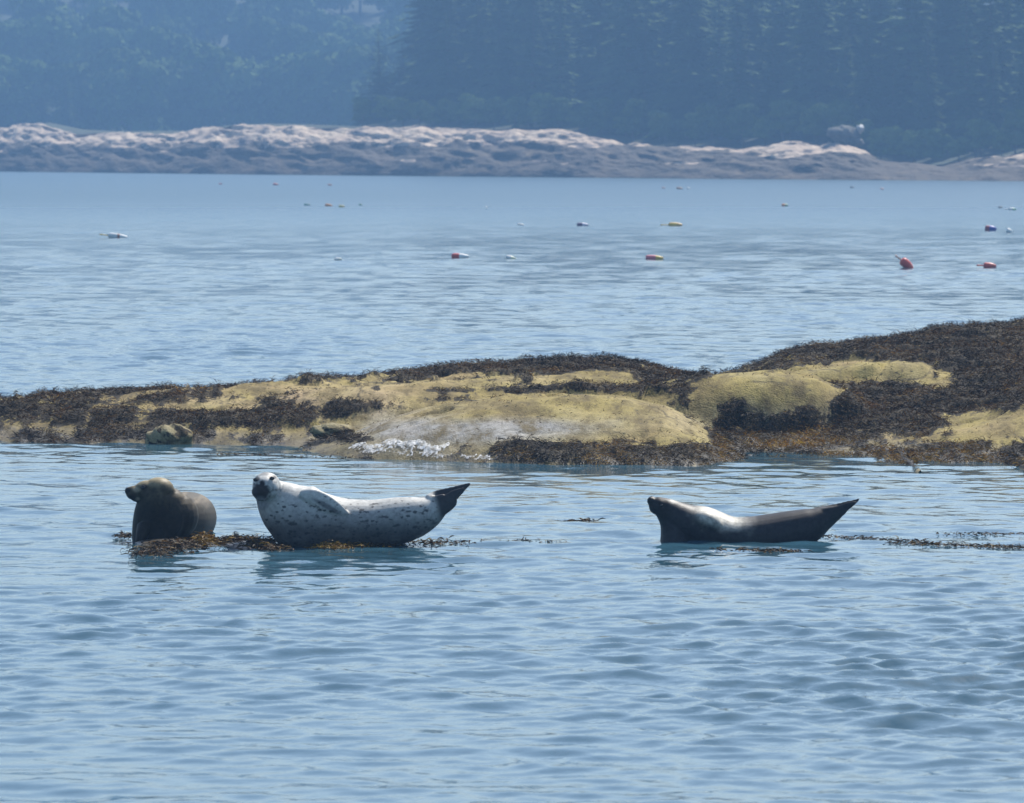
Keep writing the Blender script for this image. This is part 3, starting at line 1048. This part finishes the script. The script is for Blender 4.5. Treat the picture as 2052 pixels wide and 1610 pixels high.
def ell(c, rad, rot=None, n=22):
    u = np.linspace(0, 2 * np.pi, n, endpoint=False)
    v = np.linspace(0.02, np.pi - .02, n // 2 + 2)
    Vv, U = np.meshgrid(v, u, indexing='ij')
    d = np.stack([np.sin(Vv) * np.cos(U), np.sin(Vv) * np.sin(U), np.cos(Vv)], -1).reshape(-1, 3) * np.array(rad)
    if rot is not None:
        d = d @ np.array(Matrix.Rotation(math.radians(rot[1]), 3, rot[0])).T
    P = d + np.array(c)
    nr = n // 2 + 2
    i = np.arange(nr - 1)[:, None] * n + np.arange(n)[None]
    j = np.arange(nr - 1)[:, None] * n + (np.arange(n)[None] + 1) % n
    F = np.stack([i.ravel(), (i + n).ravel(), (j + n).ravel(), j.ravel()], 1)
    k = len(P)
    P = np.vstack([P, np.array(c)[None] + (P[:n].mean(0) - c), np.array(c)[None] + (P[-n:].mean(0) - c)])
    q = np.arange(n)
    caps = np.vstack([np.stack([np.full(n, k), q, (q + 1) % n], 1), np.stack([np.full(n, k + 1), (nr - 1) * n + (q + 1) % n, (nr - 1) * n + q], 1)])
    return P, [F, caps]


def fuse(name, pieces, voxel=0.0075, smooth=5):
    V, quads, tris = [], [], []
    off = 0
    for (P, Fs) in pieces:
        V.append(P)
        for F in Fs:
            (quads if F.shape[1] == 4 else tris).append(F + off)
        off += len(P)
    me = mesh_np(name + "_raw", np.vstack(V), [np.vstack(quads), np.vstack(tris)])
    o = link(name + "_raw", me)
    md = o.modifiers.new("r", 'REMESH')
    md.mode = 'VOXEL'
    md.voxel_size = voxel
    sm = o.modifiers.new("s", 'SMOOTH')
    sm.factor = .5
    sm.iterations = smooth
    dg = bpy.context.evaluated_depsgraph_get()
    out = bpy.data.meshes.new_from_object(o.evaluated_get(dg))
    out.name = name
    bpy.data.objects.remove(o)
    for p in out.polygons:
        p.use_smooth = True
    return out


def mverts(me):
    a = np.empty(len(me.vertices) * 3, np.float32)
    me.vertices.foreach_get("co", a)
    return a.reshape(-1, 3).astype(float)


def mat_seal(name, spots=0.0, mottled=0.0, spec=.22):
    m = NT(name)
    base = m.attr("Col", "Color")
    v = m.coords()
    c = base
    if spots:
        wv = m.n("ShaderNodeTexVoronoi")
        wv.inputs["Scale"].default_value = 1.0
        wv.inputs["Randomness"].default_value = 1.0
        m.l(m.coords((26, 26, 46)), wv.inputs["Vector"])
        sep = m.n("ShaderNodeSeparateColor")
        m.l(wv.outputs["Color"], sep.inputs[0])
        wob = m.math('MULTIPLY', m.math('SUBTRACT', m.noise(v, 60, 3), .5), .9)
        size = m.math('MULTIPLY', m.math('SUBTRACT', sep.outputs[0], .15), m.math('MULTIPLY', m.attr("spot"), .62))
        diff = m.math('SUBTRACT', size, m.math('ADD', wv.outputs["Distance"], wob))
        k = m.ramp(diff, [(0.0, 0.0), (0.20, 1.0)])
        bl = m.noise(m.coords((15, 15, 27)), 1.0, 3, .6)
        bl = m.ramp(m.math('ADD', bl, m.math('MULTIPLY', m.attr("spot"), .07)), [(.665, 0.0), (.76, 1.0)])
        k = m.math('MAXIMUM', k, bl)
        c = m.mix(m.math('MULTIPLY', k, spots), c, (.035, .036, .038))
    n2 = m.noise(v, 38, 4, .65)
    c = m.mix(mottled, c, m.ramp(n2, [(.32, .45), (.5, 1.0), (.7, 1.5)]), 'MULTIPLY')
    m.l(c, m.b.inputs["Base Color"])
    m.b.inputs["Roughness"].default_value = .5
    m.b.inputs["Specular IOR Level"].default_value = spec
    m.bump(m.noise(m.coords((1, 1, 1)), 130, 2), .25, .004)
    return m.m


M_EYE = NT("seal_eye")
M_EYE.b.inputs["Base Color"].default_value = (.006, .005, .005, 1)
M_EYE.b.inputs["Roughness"].default_value = .12
M_EYE = M_EYE.m


def finish_seal(me, origin, mat, label, col, spot=None, eyes=()):
    V = mverts(me)
    attr_c(me, "Col", np.clip(col, 0, 1))
    if spot is not None:
        attr_f(me, "spot", spot)
    me.vertices.foreach_set("co", (V - origin).astype(np.float32).ravel())
    me.update()
    root = bpy.data.objects.new("seal", None)
    COL.objects.link(root)
    root.location = origin
    tag(root, label, "seal", "harbour seals hauled out in the shallows")
    link("body", me, mat, root)
    for (c, rad) in eyes:
        P, F = ell((0, 0, 0), rad, None, 14)
        e = link("eye", mesh_np("seal_eye", P, F), M_EYE, root)
        e.location = np.array(c) - origin
    return root


def gauss(px, py, cx, cy, rx, ry):
    return np.exp(-((px - cx) / rx) ** 2 - ((py - cy) / ry) ** 2)


def lerp(a, b, t):
    return a + (np.array(b) - a) * np.clip(t, 0, 1)[:, None]


def seal_spotted():
    Y0 = 40.0
    s = Y0 / FPX
    W = lambda px, py, dy=0.0: at(px, py, Y0) + np.array((0, dy, 0))

    def row(px, py, rpx, rb, dy=0.0):
        return list(W(px, py, dy)) + [rpx * s, rb]
    body = loft([row(534, 981, 24, .082, .02), row(540, 989, 33, .105, .05), row(553, 1003, 46, .135, .07), row(573, 1021, 58, .168, .08), row(600, 1038, 68, .19, .08), row(638, 1049, 62, .20, .08),
                 row(690, 1053, 53, .195, .08), row(745, 1052, 49, .18, .08), row(795, 1046, 48, .16, .08), row(832, 1038, 42, .13, .08), row(858, 1029, 33, .095, .08), row(878, 1018, 23, .06, .08),
                 row(893, 1009, 15, .035, .08)])
    pcs = [body]
    pcs.append(ell(W(534, 973, .0), (.092, .110, .086)))                       # cranium
    pcs.append(ell(W(533, 976, -.05), (.087, .090, .078)))                     # face
    pcs.append(ell(W(523, 984, -.10), (.057, .058, .050)))                    # muzzle
    pcs.append(ell(W(517, 987, -.118), (.030, .035, .030)))                    # whisker pads
    pcs.append(ell(W(530, 987, -.118), (.030, .035, .030)))
    pcs.append(ell(W(524, 996, -.10), (.036, .05, .024)))                      # chin
    # fore flipper folded back along the flank
    pcs.append(loft([row(604, 990, 10, .035, -.05), row(626, 994, 16, .030, -.080), row(650, 1004, 17, .024, -.100), row(676, 1018, 13, .020, -.102), row(698, 1031, 5, .014, -.088)], 5, 18))
    # hind flippers pressed together, held up
    for (dy, dz, ln) in ((.11, -3, 0), (.055, 6, -12)):
        pcs.append(loft([row(864, 1018 + dz, 24, .05, .08), row(880, 1009 + dz, 23, .026, dy), row(900, 999 + dz, 18, .018, dy), row(922 + ln, 986 + dz, 10, .013, dy), row(942 + ln, 974 + dz, 3, .008, dy)], 5, 18))
    me = fuse("seal_body_spotted", pcs, .0075, 6)
    V = mverts(me)
    px, py = proj(V[:, 0], V[:, 1], V[:, 2])
    Y = V[:, 1] - Y0
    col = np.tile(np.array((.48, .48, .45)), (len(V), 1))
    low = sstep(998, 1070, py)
    col = lerp(col, (.048, .050, .056), low * .92)  # shade of the backlit flank painted into the pelt, deeper towards the belly
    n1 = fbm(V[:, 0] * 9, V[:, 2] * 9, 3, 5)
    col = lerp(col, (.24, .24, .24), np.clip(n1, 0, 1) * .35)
    # dark wet muzzle and throat
    fc0 = fbm(V[:, 0] * 60, V[:, 2] * 60, 3, 58)
    mz = np.maximum(gauss(px, py, 521, 985, 22, 19), .9 * gauss(px, py, 526, 970, 8, 9)) * (Y < -.02)
    col = lerp(col, (.020, .016, .014), sstep(.22, .62, mz + .20 * fc0 + .1 * n1))
    col = lerp(col, (.16, .16, .17), sstep(.3, .8, gauss(px, py, 522, 1010, 22, 18) * (Y < .1)) * .7)
    fc = fbm(V[:, 0] * 42, V[:, 2] * 42, 3, 57)
    col = lerp(col, (.10, .095, .09), np.clip(fc + .05, 0, 1) * 1.1 * gauss(px, py, 545, 980, 26, 22) * (mz < .5))
    col = lerp(col, (.16, .15, .145), sstep(.2, .8, gauss(px, py, 531, 947, 14, 7)) * .6)
    for ex, ey in ((513, 960), (546, 957)):
        col = lerp(col, (.04, .035, .03), sstep(.35, .8, gauss(px, py, ex, ey, 10, 6) * (Y < 0)))
    # hind flippers dark; grey fore flipper underside with its shade painted in
    hf = sstep(866, 884, px - (py - 1015) * .25)
    col = lerp(col, (.035, .033, .035), hf * sstep(-.02, .02, .14 - Y))
    col = lerp(col, (.10, .10, .11), sstep(.35, .8, gauss(px, py - (px - 655) * .52, 655, 1015, 36, 8) * (Y < -.06)) * .85)
    spot = np.clip(sstep(985, 1012, py) * .85 + .25 * sstep(600, 680, px) + .25 * sstep(1010, 1040, py), 0, 1.15) * sstep(545, 575, px + (py - 985) * .6) * (1 - hf)
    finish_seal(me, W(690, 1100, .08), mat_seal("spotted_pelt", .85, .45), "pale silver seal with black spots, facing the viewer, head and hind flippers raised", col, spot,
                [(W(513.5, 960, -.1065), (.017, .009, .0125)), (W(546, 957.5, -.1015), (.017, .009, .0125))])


def seal_dark():
    Y0 = 40.4
    s = Y0 / FPX
    W = lambda px, py, dy=0.0: at(px, py, Y0) + np.array((0, dy, 0))

    def row(px, py, rpx, rb, dy=0.0):
        return list(W(px, py, dy)) + [rpx * s, rb]
    body = loft([row(1304, 1003, 7, .022), row(1309, 1007, 13, .045), row(1320, 1013, 18, .065), row(1336, 1022, 24, .085), row(1353, 1034, 30, .11, .02), row(1376, 1046, 35, .14, .04), row(1407, 1057, 42, .165, .06),
                 row(1437, 1069, 42, .175, .07), row(1468, 1077, 40, .178, .07), row(1500, 1078, 41, .175, .07), row(1540, 1075, 43, .17, .07), row(1590, 1066, 42, .15, .07), row(1625, 1054, 35, .12, .07), row(1648, 1043, 26, .085, .07),
                 row(1668, 1034, 18, .05, .07), row(1684, 1027, 12, .03, .07)])
    pcs = [body]
    pcs.append(ell(W(1328, 1014, 0), (.075, .075, .048), ('Y', 28)))                  # cranium
    pcs.append(ell(W(1306, 1004, -.0), (.032, .036, .032), ('Y', 25)))                # muzzle
    pcs.append(ell(W(1304, 1003, -.03), (.024, .02, .024)))
    pcs.append(loft([row(1327, 1020, 17, .07), row(1341, 1044, 20, .09, .02), row(1350, 1070, 27, .12, .03), row(1353, 1096, 31, .14, .03)], 5, 20))   # throat and chest down into the water
    pcs.append(ell(W(1316, 1017, .0), (.055, .062, .048), ('Y', 35)))                 # jaw
    pcs.append(ell(W(1418, 1044, -.07), (.10, .075, .062), ('Y', 24)))                 # upper arm under the skin
    for (dy, dz, ln) in ((.04, 3, -6), (.10, 0, 0)):
        pcs.append(loft([row(1640, 1040 + dz, 22, .055, .07), row(1660, 1031 + dz, 17, .03, dy), row(1682, 1023 + dz, 13, .018, dy), row(1702 + ln, 1014 + dz, 9, .013, dy), row(1716 + ln, 1007 + dz, 5, .01, dy),
                         row(1724 + ln, 1001 + dz * 2, 2, .008, dy)], 5, 18))
    me = fuse("seal_body_dark", pcs, .0075, 8)
    V = mverts(me)
    px, py = proj(V[:, 0], V[:, 1], V[:, 2])
    n1 = fbm(V[:, 0] * 11, V[:, 2] * 11, 3, 9)
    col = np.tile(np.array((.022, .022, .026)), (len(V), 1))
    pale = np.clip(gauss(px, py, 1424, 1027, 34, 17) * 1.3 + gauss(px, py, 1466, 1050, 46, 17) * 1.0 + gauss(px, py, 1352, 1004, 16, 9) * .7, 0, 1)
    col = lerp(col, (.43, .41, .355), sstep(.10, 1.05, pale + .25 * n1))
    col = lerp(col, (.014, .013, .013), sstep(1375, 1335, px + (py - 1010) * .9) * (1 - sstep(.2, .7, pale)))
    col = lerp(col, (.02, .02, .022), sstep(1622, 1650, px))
    col = lerp(col, (.02, .02, .02), sstep(.4, .8, gauss(px, py, 1301, 1000, 8, 8)))
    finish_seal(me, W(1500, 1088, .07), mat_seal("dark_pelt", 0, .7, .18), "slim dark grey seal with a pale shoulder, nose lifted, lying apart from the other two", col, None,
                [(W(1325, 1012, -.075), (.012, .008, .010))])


def seal_brown():
    Y0 = 40.5
    s = Y0 / FPX
    W = lambda px, py, dy=0.0: at(px, py, Y0) + np.array((0, dy, 0))

    def row(px, py, rpx, rb, dy=0.0):
        return list(W(px, py, dy)) + [rpx * s, rb]
    # trunk runs away from the camera, so it is lofted along depth with upright sections
    def rowd(px, py, dy, rz, rx):
        return list(W(px, py, dy)) + [rz, rx]
    chest = loft([row(318, 985, 31, .105, .02), row(314, 1003, 37, .125, .03), row(312, 1025, 44, .15, .06), row(313, 1050, 50, .17, .10), row(316, 1078, 54, .18, .12), row(318, 1105, 52, .17, .12)], 6, 28)
    back = loft([rowd(322, 1040, -.02, .14, .15), rowd(334, 1044, .15, .165, .18), rowd(350, 1048, .35, .178, .20), rowd(362, 1051, .58, .182, .19), rowd(372, 1054, .85, .17, .165), rowd(378, 1054, 1.1, .13, .12),
                 rowd(382, 1050, 1.3, .07, .06)], 6, 28, (1, 0, 0))
    pcs = [chest, back]
    pcs.append(ell(W(318, 982, .02), (.102, .10, .082), ('Y', 4)))                    # cranium
    pcs.append(ell(W(292, 985, .01), (.085, .078, .072), ('Y', -10)))                  # face
    pcs.append(ell(W(268, 988, .0), (.052, .052, .047), ('Y', -8)))                   # muzzle
    pcs.append(ell(W(257, 984, .0), (.024, .032, .025)))                              # nose
    pcs.append(ell(W(265, 991, -.025), (.030, .030, .028)))
    pcs.append(ell(W(345, 1036, .12), (.17, .18, .165)))
    pcs.append(ell(W(338, 1014, .08), (.12, .13, .115)))
    pcs.append(ell(W(274, 999, .0), (.036, .038, .024)))                              # jaw
    pcs.append(loft([rowd(290, 1055, -.04, .05, .05), rowd(284, 1072, -.10, .05, .035), rowd(280, 1088, -.15, .035, .02)], 5, 16, (1, 0, 0)))       # fore flipper
    me = fuse("seal_body_brown", pcs, .0075, 4)
    V = mverts(me)
    px, py = proj(V[:, 0], V[:, 1], V[:, 2])
    Y = V[:, 1] - Y0
    n1 = fbm(V[:, 0] * 14, V[:, 2] * 14, 3, 19)
    col = np.tile(np.array((.068, .055, .035)), (len(V), 1))
    col = lerp(col, (.34, .285, .175), np.clip(sstep(985, 958, py) * .9 + .3 * n1 * (py < 1000), 0, 1))  # tan crown, lightened to carry the sun's highlight in the colour
    col = lerp(col, (.24, .19, .13), np.clip(n1 + .1, 0, 1) * sstep(350, 375, px) * sstep(1050, 1000, py))
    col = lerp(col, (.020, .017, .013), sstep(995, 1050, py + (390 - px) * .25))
    col = lerp(col, (.34, .29, .20), sstep(.35, .9, gauss(px, py, 274, 982, 11, 8) + .2 * n1) * .8)
    col = lerp(col, (.30, .26, .19), sstep(.4, .9, gauss(px, py, 276, 1000, 6, 5)) * .6)
    col = lerp(col, (.03, .026, .02), sstep(.3, .8, gauss(px, py, 289, 976, 9, 6) * (Y < 0)))
    col = lerp(col, (.02, .018, .016), sstep(.4, .8, gauss(px, py, 255, 983, 8, 7)))
    col = lerp(col, (.02, .018, .016), sstep(.45, .9, gauss(px, py, 262, 997, 12, 5)))
    finish_seal(me, W(335, 1080, .12), mat_seal("brown_pelt", 0, .55, .1), "brown seal sitting upright in profile beside the spotted one, its body turned away", col, None,
                [(W(288, 976, -.074), (.016, .010, .014))])


seal_spotted()
seal_dark()
seal_brown()

# ------------------------------------------------------------------ rocks awash under the seals and floating weed
M_AWASH = mat_simple("wet_weedy_rock", (0.035, 0.028, 0.018), 0.35, 0.5, 14.0)


def awash(px, py, rx, ry, rz, Y, seed, label):
    p = at(px, py, Y)
    me = blob_mesh("awash_rock", (0, 0, 0), (rx, ry, rz), seed, .25, 40, 20)
    tag(link("awash_rock", me, M_AWASH, loc=p), label, "rock")


awash(352, 1106, .40, .40, .075, 40.2, 3, "low wet rock awash under the brown seal, fringed with weed")
awash(498, 1112, .26, .30, .085, 40.0, 5, "low weedy rock awash between the brown and the spotted seal")
awash(705, 1124, .62, .32, .10, 40.1, 8, "flat wet rock under the spotted seal with a yellow weed edge")
awash(1480, 1118, .60, .30, .08, 40.6, 9, "sunken rock just under the dark grey seal")


def weed_patch(name, label, spots, seed, mat=M_WEED):
    """spots: (px, py, spread px, spread rows, count, gold, length, height m, raise)"""
    r = np.random.default_rng(seed)
    Ps, Ls, Ws, Cs, Ds, Ns = [], [], [], [], [], []
    for (px, py, sx, sy, n, gold, ln, up) in spots:
        n = int(n * (1.3 if name == 'floating_weed' else 1.8))
        up *= .4 if name == 'floating_weed' else .7
        for q in range(n):
            a, b = r.normal(px, sx), r.normal(py, sy)
            Y = dist(b)
            w = at(a, b, Y)
            Ps.append((w[0], Y, abs(r.normal(0, up * .6)) * math.exp(-((a - px) / (sx * 1.6)) ** 2)))
            Ls.append(ln * .75 * r.uniform(.5, 1.3))
            Ws.append(r.uniform(.004, .009))
            an = r.uniform(0, 6.283)
            e = r.uniform(-.25, .35)
            Ds.append((math.cos(an) * math.cos(e), math.sin(an) * math.cos(e), math.sin(e)))
            nv = np.array((r.normal(0, .3), r.normal(-.2, .3), 1.0))
            Ns.append(nv)
        Cs.append(weed_colors(n, np.full(n, gold), r))
    P, D, N = np.array(Ps), np.array(Ds), np.array(Ns)
    N -= D * (N * D).sum(1, keepdims=True)
    N /= np.linalg.norm(N, axis=1, keepdims=True)
    me = weed_mesh(name, P, N, D, np.array(Ls), np.array(Ws), np.concatenate(Cs), seed)
    tag(link(name, me, mat), label, "seaweed", kind="stuff")


weed_patch("rockweed", "brown rockweed with a golden clump at the foot of the brown seal",
           [(360, 1096, 30, 4, 420, .12, .08, .03), (410, 1089, 15, 2.5, 300, .9, .07, .06), (330, 1103, 30, 4, 260, .05, .08, .012), (252, 1078, 9, 3, 70, .1, .06, .03), (300, 1112, 22, 3, 120, .0, .08, .01)], 1)
weed_patch("rockweed", "dark brown rockweed heap between the brown and the spotted seal",
           [(470, 1090, 22, 3.5, 420, .08, .08, .05), (515, 1094, 22, 3.5, 420, .1, .08, .045), (545, 1101, 14, 3, 160, .1, .07, .02)], 2)
weed_patch("rockweed", "golden rockweed fringe along the belly of the spotted seal",
           [(665, 1098, 18, 2.2, 360, 1.0, .06, .03), (715, 1094, 18, 2.2, 260, .75, .06, .03), (760, 1093, 30, 2, 160, .3, .06, .012), (870, 1090, 40, 2.5, 160, .1, .06, .012)], 3)
weed_patch("floating_weed", "thin strand of dark weed floating in front of the dark grey seal",
           [(1490 + 20 * k, 1104 + (k % 3) * 1.3, 9, .8, 34, .12, .05, .008) for k in range(6)] + [(1440, 1103, 6, .8, 20, .1, .05, .012)], 4)
weed_patch("floating_weed", "scattered dark weed floating past the tail of the dark grey seal",
           [(1660 + 26 * k, 1078 + k * 1.2, 11, 1.0, 24, .1, .05, .014) for k in range(8)] + [(1800 + 25 * k, 1090 + k * 1.0, 14, 1.4, 34, .12, .06, .012) for k in range(11)]
           + [(1900 + 30 * k, 1072, 14, 1, 16, .1, .05, .01) for k in range(6)], 5)
weed_patch("floating_weed", "small dark tuft of weed floating between the spotted and the dark grey seal",
           [(1050, 1087, 16, 1, 60, .1, .05, .012), (1105, 1089, 14, .8, 24, .1, .05, .008)], 6)
weed_patch("floating_weed", "dark drifting weed behind the gap between the seals",
           [(1170, 1046, 18, 1.0, 60, .02, .08, .003), (1130, 1047, 12, .8, 14, .02, .06, .003)], 7)
weed_patch("floating_weed", "dark bits of weed in the water before the ledge",
           [(450 + 40 * k, 912 + 1.0 * k, 14, 1, 16, .1, .06, .012) for k in range(7)], 8)

# ------------------------------------------------------------------ the air
def build_haze():
    me = bpy.data.meshes.new("haze")
    x0, x1, y0, y1, z0, z1 = -1550, 1550, -1550, 1650, -3.5, 58
    v = [(x0, y0, z0), (x1, y0, z0), (x1, y1, z0), (x0, y1, z0), (x0, y0, z1), (x1, y0, z1), (x1, y1, z1), (x0, y1, z1)]
    me.from_pydata(v, [], [(3, 2, 1, 0), (4, 5, 6, 7), (0, 1, 5, 4), (1, 2, 6, 5), (2, 3, 7, 6), (3, 0, 4, 7)])
    mt = bpy.data.materials.new("haze")
    mt.use_nodes = True
    t = mt.node_tree
    t.nodes.clear()
    pv = t.nodes.new("ShaderNodeVolumePrincipled")
    pv.inputs["Color"].default_value = (*HAZE_COLOR, 1)
    pv.inputs["Density"].default_value = HAZE_DENSITY
    pv.inputs["Anisotropy"].default_value = 0.0
    ou = t.nodes.new("ShaderNodeOutputMaterial")
    t.links.new(pv.outputs[0], ou.inputs["Volume"])
    o = link("haze", me, mt)
    tag(o, "blue summer haze over the far water and woods", "haze", kind="stuff")


build_haze()
